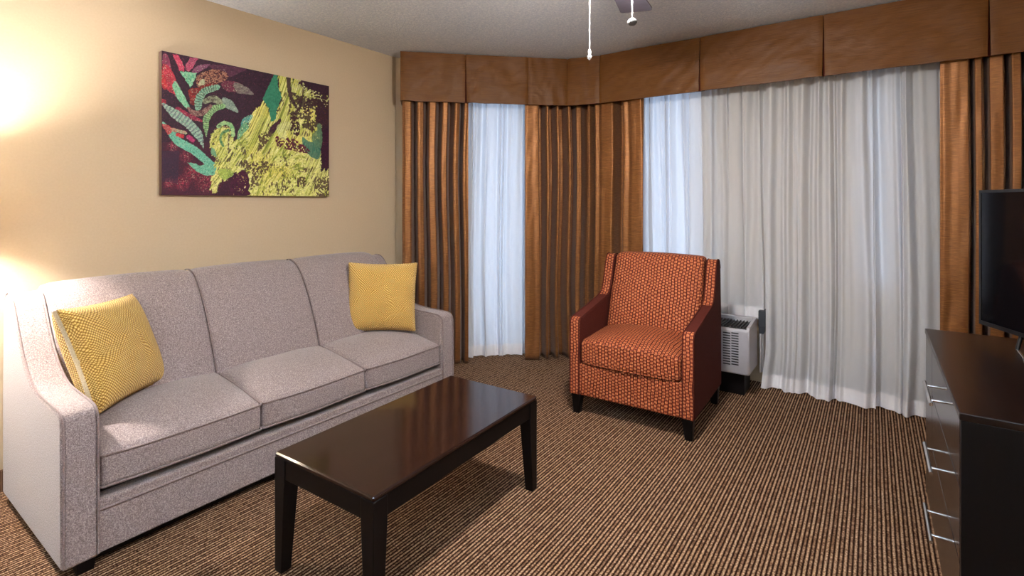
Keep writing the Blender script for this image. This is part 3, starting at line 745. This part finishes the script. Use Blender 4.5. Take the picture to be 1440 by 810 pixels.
    for P in ([(150, 360), (300, 350), (290, 450), (200, 540), (100, 660)], [(0, 330), (90, 340), (180, 400), (60, 480), (0, 480)], [(630, 530), (720, 520), (720, 620), (640, 640)], [(840, 560), (1000, 520), (1000, 740), (840, 730)], [(700, 420), (740, 420), (740, 460), (700, 460)], [(490, 620), (540, 610), (500, 680)]):
        poly(4, P, (70, 50, 35), (72, 25, 45), sp * .9)
    poly(4, [(0, 470), (60, 490), (35, 630), (100, 700), (60, 730), (0, 730)], (78, 16, 50), (60, 14, 42))
    poly(2, [(790, 580), (920, 520), (960, 640), (920, 775), (770, 775)], (78, 16, 50), (52, 14, 40)); put(inpoly(px, py, tr(2, [(780, 560), (930, 520), (930, 760), (780, 770)])), (190, 160, 90), None, (vnoise(px, py, 1.5, 31) > .85) * .8)
    for q in ((320, 480, 14), (330, 435, 12)): pass
    strk(3, [(520, 700), (440, 730), (470, 810)], 90, (220, 222, 160), (205, 210, 130), .6)
    scr = vnoise(px, py, .9, 41); sc2 = vnoise(perp, along * .22, 1.1, 42)
    lum = C.mean(-1)
    put((lum > .06) & (scr > .80) & (px < 350), (38, 26, 38), None, .6)
    put((lum > .06) & (scr < .16) & (px < 350), (205, 215, 180), None, .45)
    put((lum > .2) & (sc2 > .80) & (px > 335), (96, 92, 36), None, .55)
    put((lum > .2) & (sc2 < .18) & (px > 335), (238, 236, 180), None, .6)
    put((lum < .03) & (scr > .88), (150, 60, 80), None, .35)
    C *= (.80 + .40 * fine)[..., None]
    return np.clip(C, 0, 1)
def make_painting():
    Ya, Yb, Za, Zb, X0, X1 = 1.262, 2.394, 1.442, 2.291, -3.4548, -3.418
    t = thing('canvas_painting', (X0, (Ya + Yb) / 2, Za), 'large abstract canvas of teal leaves and yellow-green strokes on plum, on the tan wall', 'painting')
    nu, nv = 560, 420
    yy = np.linspace(Ya, Yb, nu + 1); zz = np.linspace(Za, Zb, nv + 1); YY, ZZ = np.meshgrid(yy, zz, indexing='ij')
    C = paint_colours(YY, ZZ)
    V = np.stack([np.full_like(YY, X1), YY, ZZ], -1).reshape(-1, 3) - np.array(ORG[t.name])
    idx = np.arange((nu + 1) * (nv + 1)).reshape(nu + 1, nv + 1)
    Fq = np.stack([idx[:-1, :-1], idx[1:, :-1], idx[1:, 1:], idx[:-1, 1:]], -1).reshape(-1, 4)
    me = bpy.data.meshes.new('painted_face'); me.vertices.add(len(V)); me.vertices.foreach_set('co', V.ravel())
    me.loops.add(Fq.size); me.loops.foreach_set('vertex_index', Fq.ravel().astype(np.int32)); me.polygons.add(len(Fq)); me.polygons.foreach_set('loop_start', np.arange(0, Fq.size, 4, dtype=np.int32))
    me.update(calc_edges=True); me.validate()
    ca = me.color_attributes.new('paint', 'FLOAT_COLOR', 'POINT'); ca.data.foreach_set('color', np.concatenate([C.reshape(-1, 3), np.ones((len(V), 1))], 1).ravel().astype(np.float32))
    me.materials.append(PAINT); o = bpy.data.objects.new('painted_face', me); COL.objects.link(o); o.parent = t
    MB().box((X0, Ya, Za), (X1 - .0006, Yb, Zb)).build('canvas', CANVAS, t, bev=.0015)
make_painting()

# ------------------------------------------------------------------ curtains
RD = 1 / math.sqrt(2)
def base_lines(kang, ymain):
    """plan polyline following the angled wall (X - Y = kang) then the window wall (Y = ymain)"""
    return kang, ymain, np.array([ymain + kang, ymain])
def plan_at(px, kang, ymain):
    c = np.array([ymain + kang, ymain]); xc, _ = project([c[0], c[1], 1.4])
    if px <= xc: q = on_line(px, (c[0], c[1]), (1, 1)); n = np.array([RD, -RD])
    else: q = on_line(px, (c[0], c[1]), (1, 0)); n = np.array([0, -1.0])
    k = np.clip((px - xc) / 40 + .5, 0, 1); k = k * k * (3 - 2 * k)
    n2 = np.array([RD, -RD]) * (1 - k) + np.array([0, -1.0]) * k; n2 /= np.linalg.norm(n2)
    return q, n2
def arc_tab(px0, px1, kang, ymain, step=.5):
    xs = np.arange(px0, px1 + step, step); Q = [plan_at(x, kang, ymain) for x in xs]
    P = np.array([q[0] for q in Q]); Nn = np.array([q[1] for q in Q]); s = np.concatenate([[0], np.cumsum(np.linalg.norm(np.diff(P, axis=0), axis=1))])
    return xs, P, Nn, s
def curtain(name, px0, px1, kang, ymain, offs, z0, z1, mat, label, cat, group, hem=None, hemmat=None, ns=260, nz=40, shiftf=None, solid=0, zf=None):
    """offs(s, px, z) -> distance towards the room"""
    xs, P, Nn, s = arc_tab(px0, px1, kang, ymain)
    ss = np.linspace(0, s[-1], ns); X_ = np.interp(ss, s, P[:, 0]); Y_ = np.interp(ss, s, P[:, 1]); nx = np.interp(ss, s, Nn[:, 0]); ny = np.interp(ss, s, Nn[:, 1]); px = np.interp(ss, s, xs)
    def make(za, zb, n, extra=0):
        rows = []
        for j in range(n + 1):
            z = za + (zb - za) * j / n; o = offs(ss, px, z) + extra
            sh = shiftf(ss, z) if shiftf else 0
            tx = np.gradient(X_, ss); ty = np.gradient(Y_, ss)
            zz = z + (zf(ss, z) if zf else 0 * ss)
            rows.append(list(zip(X_ + nx * o + tx * sh, Y_ + ny * o + ty * sh, zz)))
        return [list(r) for r in zip(*rows)]
    P0 = make(z0, z1, nz); mid = P0[len(P0) // 2][0]
    o = MB().grid(P0).build(name, mat, smooth=180, solid=solid, org=(mid[0], mid[1], z0)); tag(o, label, cat, group)
    if hem:
        MB().grid(make(z0, z0 + hem, 5, .0035)).build('hem', hemmat or mat, o, smooth=180)
    return o
def ctrl(pts):
    """pts: (px, off) ridges/valleys, cosine-blended"""
    xs = np.array([p[0] for p in pts], float); os_ = np.array([p[1] for p in pts], float)
    def f(px):
        i = np.clip(np.searchsorted(xs, px) - 1, 0, len(xs) - 2); t = np.clip((px - xs[i]) / (xs[i + 1] - xs[i]), 0, 1); t = .5 - .5 * np.cos(PI * t)
        return os_[i] * (1 - t) + os_[i + 1] * t
    return f
KD, YD = -6.318, 4.145                # drapes
KS, YS = -6.47, 4.255                 # sheers
hi, lo = .05, -.082
fl = ctrl([(566, .0), (571, hi), (576, hi * .8), (583, lo), (589, hi), (594, .02), (600, lo), (606, hi), (611, hi), (618, lo), (624, hi), (628, hi * .6), (634, lo), (641, hi), (645, .02), (649, lo), (654, hi), (658, .02)])
fm = ctrl([(737, .02), (742, hi * .9), (749, hi * .6), (755, hi), (760, lo), (763, lo), (768, hi), (774, lo), (777, lo), (782, hi), (788, lo), (793, lo), (799, hi), (806, lo), (812, .02), (816, hi), (823, lo), (828, lo), (831, hi), (836, lo), (841, hi * .8), (845, .01), (852, hi), (863, hi), (869, lo), (874, lo), (880, hi * .5), (886, .01), (893, hi), (902, hi), (907, .0)])
fr_ = ctrl([(1321, .01), (1328, hi * .5), (1336, .02), (1348, hi * .7), (1360, hi), (1366, lo), (1369, lo), (1372, hi), (1378, hi), (1384, lo), (1388, lo), (1392, hi * .8), (1399, hi), (1407, hi), (1413, lo), (1417, lo), (1422, hi), (1431, hi), (1437, lo), (1447, hi), (1456, lo), (1466, hi)])
def drapeoff(f, seed):
    def g(ss, px, z):
        wob = np.array([mn.noise(Vector((s * 3.0, z * .9, seed))) for s in ss]); w2 = np.array([mn.noise(Vector((s * 16, z * 5 - s * 8, seed + 4))) for s in ss])
        brk = max(0, .32 - z) / .32                              # cloth breaks against the floor
        k = np.array([mn.noise(Vector((s * 14, z * 9, seed + 9))) for s in ss])
        fo = f(px + wob * 4); fo = hi - (hi - lo) * np.clip((hi - fo) / (hi - lo), 0, 1) ** 1.9
        return fo * (1 - .12 * brk) + w2 * .006 + .022 * brk * k
    return g
def dzf(ss, z): return np.zeros_like(ss)
DG = 'copper brown floor-length drapes'
curtain('drape', 566, 658, KD, YD, drapeoff(fl, 1), .004, 2.62, SILK, 'copper silk drape left of the narrow sheer, beside the sofa end', 'curtain', DG, ns=300, nz=60, solid=.003)
curtain('drape', 737, 907, KD, YD, drapeoff(fm, 2), .004, 2.62, SILK, 'wide copper silk drape between the two windows behind the armchair', 'curtain', DG, ns=460, nz=60, solid=.003)
curtain('drape', 1321, 1462, KD, YD, drapeoff(fr_, 3), .004, 2.62, SILK, 'copper silk drape at the right edge behind the television', 'curtain', DG, ns=360, nz=60, solid=.003)
def sheer_folds(seed, pitch=.075, amp=.028):
    r = random.Random(seed)
    def layer(p, a):
        xs, os_ = [0.0], [0.0]; sgn = 1; x = 0
        while x < 4: x += p * r.uniform(.35, .85); xs.append(x); os_.append(sgn * a * r.uniform(.45, 1)); sgn = -sgn
        xs = np.array(xs); os_ = np.array(os_)
        def f(s):
            i = np.clip(np.searchsorted(xs, s) - 1, 0, len(xs) - 2); t = np.clip((s - xs[i]) / (xs[i + 1] - xs[i]), 0, 1); t = .5 - .5 * np.cos(PI * t)
            return os_[i] * (1 - t) + os_[i + 1] * t
        return f
    A, B, Cc = layer(pitch * .62, amp * .75), layer(pitch * 1.35, amp * .95), layer(pitch * .34, amp * .28)
    def g(ss, px, z):
        t = np.clip((2.3 - z) / 1.6, 0, 1)
        wob = np.array([mn.noise(Vector((s * 1.5, z * .7, seed))) for s in ss]) * .06
        return A(ss + 1 + wob * .5) * (1 - .45 * t) + B(ss + .5 + wob) * (.35 + .65 * t) + Cc(ss + wob * .3)
    return g
SG = 'white sheer curtains'
def gather(seed, total, pitch=.11, amp=.032):
    r = random.Random(seed); xs, os_ = [0.0], [0.0]; x = 0; sg = 1
    while x < total + .3: x += pitch * r.uniform(.35, 1.0); xs.append(x); os_.append(sg * amp * r.uniform(.25, 1.0)); sg = -sg
    xs = np.array(xs); os_ = np.array(os_)
    def g(ss, z):
        t = np.clip((2.4 - z) / 2.2, 0, 1)
        q = ss + .05 * np.array([mn.noise(Vector((a * 1.2, z * .6, seed))) for a in ss])
        i = np.clip(np.searchsorted(xs, q) - 1, 0, len(xs) - 2); u = np.clip((q - xs[i]) / (xs[i + 1] - xs[i]), 0, 1); u = .5 - .5 * np.cos(PI * u)
        L_ = ss[-1]; e = np.clip(np.minimum(ss, L_ - ss) / .05, 0, 1)
        return (os_[i] * (1 - u) + os_[i + 1] * u) * e * (.75 + .5 * t)
    return g
GA1, GA2, GA3 = gather(3, 1), gather(8, 2), gather(15, 3, .13, .040)
curtain('sheer_curtain', 652, 743, KS, YS, sheer_folds(11, .095, .030), .012, 2.60, SHEER, 'narrow white sheer hanging between two copper drapes in the angled corner', 'curtain', SG, hem=.10, hemmat=HEM, ns=320, nz=36, shiftf=GA1)
curtain('sheer_curtain', 902, 1081, KS, YS, sheer_folds(23, .10, .040), .515, 2.60, SHEER, 'shorter white sheer ending above the air conditioner behind the armchair', 'curtain', SG, hem=.085, hemmat=HEM, ns=520, nz=36, shiftf=GA2)
curtain('sheer_curtain', 1078, 1330, KS, YS - .028, sheer_folds(37, .125, .052), .010, 2.60, SHEER, 'wide floor-length white sheer between the air conditioner and the dresser', 'curtain', SG, hem=.10, hemmat=HEM, ns=760, nz=40,
        shiftf=lambda ss, z: GA3(ss, z) - .035 * max(0, 1 - z / .30) * np.exp(-ss / .2))

# ------------------------------------------------------------------ valance
def make_valance():
    z1, z0 = 2.668, 2.252
    P = [np.array(p) for p in [(-3.247, 2.963), (-2.858, 3.352), (-2.469, 3.735), (-2.215, 3.975), (-1.934, 4.044), (-1.09, 4.040), (-.275, 4.040), (.552, 4.040), (XR - .012, 4.040)]]
    t = thing('window_valance', (-1.4, 4.04, z0), 'long box-pleated copper fabric valance along the ceiling above the windows', 'valance')
    g = .0035; TKN = .018
    for i in range(len(P) - 1):
        a, b = P[i], P[i + 1]; d = (b - a) / np.linalg.norm(b - a); n = np.array([d[1], -d[0]])     # towards the room
        soft = i in (1, 2, 3)                                       # joins that barely show
        wide = (1, 5, 6, 7); GA = .004 if i in wide else .0006; GB = .004 if i + 1 in wide else .0006; LL = np.linalg.norm(b - a)
        A_, B_ = a, b; nu, nv = max(8, int(np.linalg.norm(B_ - A_) / .02)), 20
        F_, G_ = [], []
        for k in range(nu + 1):
            u = k / nu; q = A_ + (B_ - A_) * u; rf, rb = [], []
            for m in range(nv + 1):
                v = m / nv; z = z0 + (z1 - z0) * v
                w = .010 * mn.noise(Vector((u * 4 + i * 5, v * 1.6 + u * 2, i))) + .005 * mn.noise(Vector((u * 11 - v * 6, v * 5, i + 3)))
                fl_ = .012 * (1 - v)
                e = min(u, 1 - u) * np.linalg.norm(B_ - A_)
                o = w + fl_ - .006 * math.exp(-e / .006)
                q = a + (b - a) * (u + ((1 - u) * GA - u * GB) * (1.9 - 1.5 * v) / LL)
                zz = z + (.004 * mn.noise(Vector((u * 5, i, 0))) if m == 0 else 0)
                p = q + n * o; rf.append((p[0], p[1], zz)); p = q + n * (o - TKN); rb.append((p[0], p[1], zz))
            F_.append(rf); G_.append(rb)
        mb = MB(); ring = [[F_[k][0] for k in range(nu + 1)]]
        loops = []
        for k in range(nu + 1): loops.append(F_[k] + G_[k][::-1] + [F_[k][0]])
        mb.grid(loops); nl = len(loops[0]); e0 = tuple(range(nl - 1)); e1 = tuple(len(mb.v) - nl + q for q in range(nl - 1)); mb.f += [e0, e1[::-1]]; mb.m += [0, 0]
        mb.build('panel', VAL, t, smooth=45)
    # pleat insets behind each gap
    for i in (1, 3, 4, 5, 6, 7):
        p = P[i]; d = P[min(i + 1, len(P) - 1)] - P[i - 1]; d /= np.linalg.norm(d); n = np.array([d[1], -d[0]])
        q = [p - d * .03 - n * .020, p + d * .03 - n * .020, p + d * .03 - n * .030, p - d * .03 - n * .030]
        MB().hexa([(*x, z0 + .003) for x in q], [(*x, z1) for x in q]).build('pleat_inset', CHPLAIN, t)
    # left return to the wall and the mounting board on top
    a = P[0]; n = np.array([-RD, RD])
    q = [a, a + np.array([RD, RD]) * .018, a + np.array([RD, RD]) * .018 + n * .240, a + n * .240]
    MB().hexa([(*x, z0 + .004) for x in q], [(*x, z1) for x in q]).build('return_panel', VAL, t)
    bb = MB()
    f0 = P[0]; c0 = np.array([-2.10, 4.05]); w1 = np.array([XR - .015, 4.345]); 
    poly_ = [P[0] + n * .02 + np.array([.02, .02]), P[3] + n * .02, P[4] + [0, .02], [XR - .015, 4.06], [XR - .015, YW - .003], [KX + .005, YW - .003], P[0] + n * .235 + np.array([.02, .02])]
    k = len(poly_); bb.add([(*x, 2.63) for x in poly_] + [(*x, 2.665) for x in poly_], [tuple(range(k))[::-1], tuple(range(k, 2 * k))] + [(i, (i + 1) % k, k + (i + 1) % k, k + i) for i in range(k)])
    bb.build('mounting_board', VAL, t)
make_valance()

# ------------------------------------------------------------------ wall air conditioner
def make_ac():
    X0, X1, Yf, Yr = -1.53, -.71, 3.885, 4.19
    t = thing('air_conditioner', (-1.25, 4.05, 0), 'white slatted window air conditioner standing beside the armchair under the short sheer', 'air conditioner')
    prof = [(Yf + .012, .172), (Yf, .19), (Yf, .505), (Yf + .012, .52), (Yf + .06, .525), (Yr - .02, .53), (Yr, .52), (Yr, .172)]
    b = MB(); 
    b.prism([(Yf + .012, .172), (Yf, .19), (Yf, .488), (Yf + .012, .496), (Yr, .496), (Yr, .172)], lambda p, q, x: (x, p, q), X0, X1)
    b.build('cover', WHITEP, t, bev=.012, seg=3)
    e = MB()
    for xa in (X0, X1 - .022):
        e.prism([(Yf + .006, .49), (Yf + .02, .51), (Yr - .07, .535), (Yr, .535), (Yr, .49)], lambda p, q, x: (x, p, q), xa, xa + .022)
    e.box((X0 + .022, Yr - .05, .49), (X1 - .022, Yr, .535)); e.build('top_rim', WHITEP, t, bev=.003)
    g = MB(); g.box((X0 + .022, Yf + .02, .492), (X1 - .022, Yr - .05, .500))
    for k in range(34): x = X0 + .04 + k * .0225; g.box((x, Yf + .03, .500), (x + .004, Yr - .052, .512))
    g.build('discharge_grille', BLK, t)
    s = MB()
    for k in range(13):
        z = .235 + k * .0185
        s.box((X1 - .175, Yf - .0015, z), (X1 - .125, Yf + .004, z + .008)); s.box((X1 - .118, Yf - .0015, z + .004), (X1 - .07, Yf + .004, z + .012))
        s.box((X0 + .15, Yf - .0015, z), (X1 - .19, Yf + .004, z + .008))
    s.build('vent_slats', BLK, t)
    MB().box((X0 + .03, Yf + .10, 0), (X1 - .05, Yr, .172)).build('subbase', ESPD, t)
make_ac()
# power box and white cord cover to the right of the unit
t = thing('power_box', (-.685, 4.25, .40), 'small dark power box with a white cord cover between the air conditioner and sheer', 'power box')
MB().box((-.704, 4.195, .47), (-.655, YW, .585)).hexa([(-.700, 4.21, .41), (-.670, 4.21, .41), (-.670, YW, .41), (-.700, YW, .41)], [(-.704, 4.195, .47), (-.655, 4.195, .47), (-.655, YW, .47), (-.704, YW, .47)]).build('box', GREYBOX, t, bev=.003)
MB().box((-.700, 4.205, .12), (-.684, YW, .41)).box((-.680, 4.215, .12), (-.673, YW, .41)).build('cord_cover', WHITEP, t, bev=.003)

# ------------------------------------------------------------------ ceiling fan
def make_fan():
    cx_, cy_ = -.86, 1.88
    t = thing('ceiling_fan', (cx_, cy_, CH), 'ceiling fan with dark blades and two hanging pull chains at the top of the picture', 'ceiling fan')
    MB().lathe([(.001, 2.62), (.045, 2.625), (.07, 2.68), (.001, CH)], (cx_, cy_, 0)).build('canopy', CHROME, t, smooth=40)
    MB().lathe([(.001, 2.45), (.07, 2.455), (.11, 2.48), (.12, 2.53), (.10, 2.58), (.03, 2.60), (.015, 2.65), (.001, 2.65)], (cx_, cy_, 0)).build('motor', CHROME, t, smooth=40)
    MB().lathe([(.001, 2.335), (.075, 2.338), (.085, 2.37), (.07, 2.45), (.001, 2.455)], (cx_, cy_, 0)).build('switch_housing', CHROME, t, smooth=40)
    MB().lathe([(.001, 2.268), (.03, 2.27), (.06, 2.285), (.078, 2.31), (.08, 2.337), (.001, 2.3375)], (cx_, cy_, 0), 24).build('light_bowl', mat_emit('fan_lamp_glow', (1.0, .95, .90), FAN), t, smooth=60)
    a0 = math.atan2(.55, -.105)
    for k in range(4):
        a = a0 + k * PI / 2; d = Vector((math.cos(a), math.sin(a), 0)); w = Vector((-math.sin(a), math.cos(a), 0)); z = 2.352
        def q(r, s, zz): 
            p = Vector((cx_, cy_, 0)) + d * r + w * s; return (p.x, p.y, zz + s * .10)
        out = [(.16, -.045), (.20, -.058), (.54, -.082), (.565, -.076), (.573, -.06), (.585, .070), (.575, .080), (.20, .056), (.16, .045)]
        n = len(out); vs = [q(r, s, z) for r, s in out] + [q(r, s, z + .007) for r, s in out]
        b = MB().add(vs, [tuple(range(n))[::-1], tuple(range(n, 2 * n))] + [(i, (i + 1) % n, n + (i + 1) % n, n + i) for i in range(n)]).build('blade', BLADE, t)
        MB().hexa([q(.06, -.02, 2.40), q(.20, -.03, 2.36), q(.20, .03, 2.36), q(.06, .02, 2.40)], [q(.06, -.02, 2.41), q(.20, -.03, 2.368), q(.20, .03, 2.368), q(.06, .02, 2.41)]).build('bracket', CHROME, b)
    W_ = mat_plain('white_chain', (.85, .85, .85), .4); D_ = mat_plain('pewter_fob', (.12, .12, .12), .5)
    for (x, y, zb, kind) in ((-.925, 1.842, 1.988, 0), (-.788, 1.948, 2.125, 1)):
        c = MB()
        z = zb
        pts = [(x, y, 2.36 - i * .02) for i in range(int((2.36 - zb) / .02) + 1)] + [(x, y, zb)]
        c.tube(pts, [.0020 if i % 2 else .0026 for i in range(len(pts))], 6)
        co_ = c.build('pull_chain', W_, t)
        if kind == 0: 
            MB().lathe([(.001, .022), (.005, .018), (.007, .008), (.0045, 0), (.0085, -.006), (.009, -.014), (.001, -.022)], (x, y, zb), 12).build('fob', W_, co_, smooth=50)
        else: MB().lathe([(.001, .012), (.010, .009), (.019, .0), (.019, -.008), (.012, -.016), (.001, -.018)], (x, y, zb), 16).build('fob', D_, co_, smooth=50)

# ------------------------------------------------------------------ lights
FAN = 820; LAMP = 1750; REAR = 20; SKY = 1.9; UPL = 2300
make_fan()
def make_lamp():
    x, y = -3.12, .34
    t = thing('floor_lamp', (x, y, 0), 'floor lamp with a linen shade glowing just left of the sofa', 'lamp')
    MB().lathe([(.13, 0), (.13, .015), (.03, .03), (.012, .05), (.012, 1.38), (.001, 1.38)], (x, y, 0)).build('stand', CHROME, t, smooth=40)
    n = 40; za, zb = 1.30, 1.56; ra, rb = .165, .130
    P = [[(x + r * math.cos(2 * PI * j / n), y + r * math.sin(2 * PI * j / n), z) for z, r in ((za, ra), (zb, rb))] for j in range(n)]
    MB().grid(P, wrapu=True).build('lamp_shade', SHADE, t, solid=.002, smooth=60)
    MB().lathe([(.001, 1.38), (.018, 1.40), (.040, 1.43), (.043, 1.455), (.03, 1.485), (.001, 1.495)], (x, y, 0), 12).build('bulb', mat_emit('bulb_glow', (1.0, .94, .88), LAMP), t, smooth=60)
make_lamp()
t = thing('fill_globe', (-1.0, -1.3, CH), 'added unseen white globe as fill light behind the viewer', 'light')  # added globe, out of view, fills the room and ceiling from behind
MB().lathe([(.001, -.17), (.09, -.145), (.15, -.085), (.17, 0), (.15, .085), (.09, .145), (.001, .17)], (-1.0, -1.3, 1.55), 24).build('globe', mat_emit('rear_fill_glow', (.80, .90, 1.0), REAR), t, smooth=60)
MB().lathe([(.001, 1.715), (.008, 1.716), (.008, 2.65), (.06, 2.66), (.06, 2.68), (.001, 2.68)], (-1.0, -1.3, 0), 16).build('stem', CHROME, t)

t = thing('fill_torchiere', (.55, -1.1, 0), 'added unseen fill uplight on a tall black stand behind the viewer', 'lamp')  # added uplight, out of view, put in to brighten ceiling and bounce
MB().lathe([(.15, 0), (.15, .02), (.02, .03), (.012, .06), (.012, 1.70), (.03, 1.72), (.14, 1.78), (.20, 1.86), (.195, 1.86), (.135, 1.79), (.001, 1.74)], (.55, -1.1, 0), 28).build('stand', BLK, t, smooth=40)
MB().lathe([(.001, 1.795), (.12, 1.795), (.12, 1.80), (.001, 1.80)], (.55, -1.1, 0), 20).build('bulb', mat_emit('fill_uplight_glow', (.62, .80, 1.0), UPL), t)

w = bpy.data.worlds.new('sky'); sc.world = w; w.use_nodes = True
bg = w.node_tree.nodes['Background']; bg.inputs[0].default_value = (.62, .76, 1.0, 1); bg.inputs[1].default_value = SKY

vs_ = sc.view_settings; vs_.view_transform = 'Standard'; vs_.look = 'None'; vs_.gamma = 1; vs_.use_curve_mapping = False; vs_.exposure = 0.1
sc.cycles.max_bounces = 8; sc.cycles.diffuse_bounces = 5; sc.cycles.glossy_bounces = 4; sc.cycles.transparent_max_bounces = 12
sc.cycles.sample_clamp_indirect = 40; sc.cycles.caustics_reflective = False; sc.cycles.caustics_refractive = False
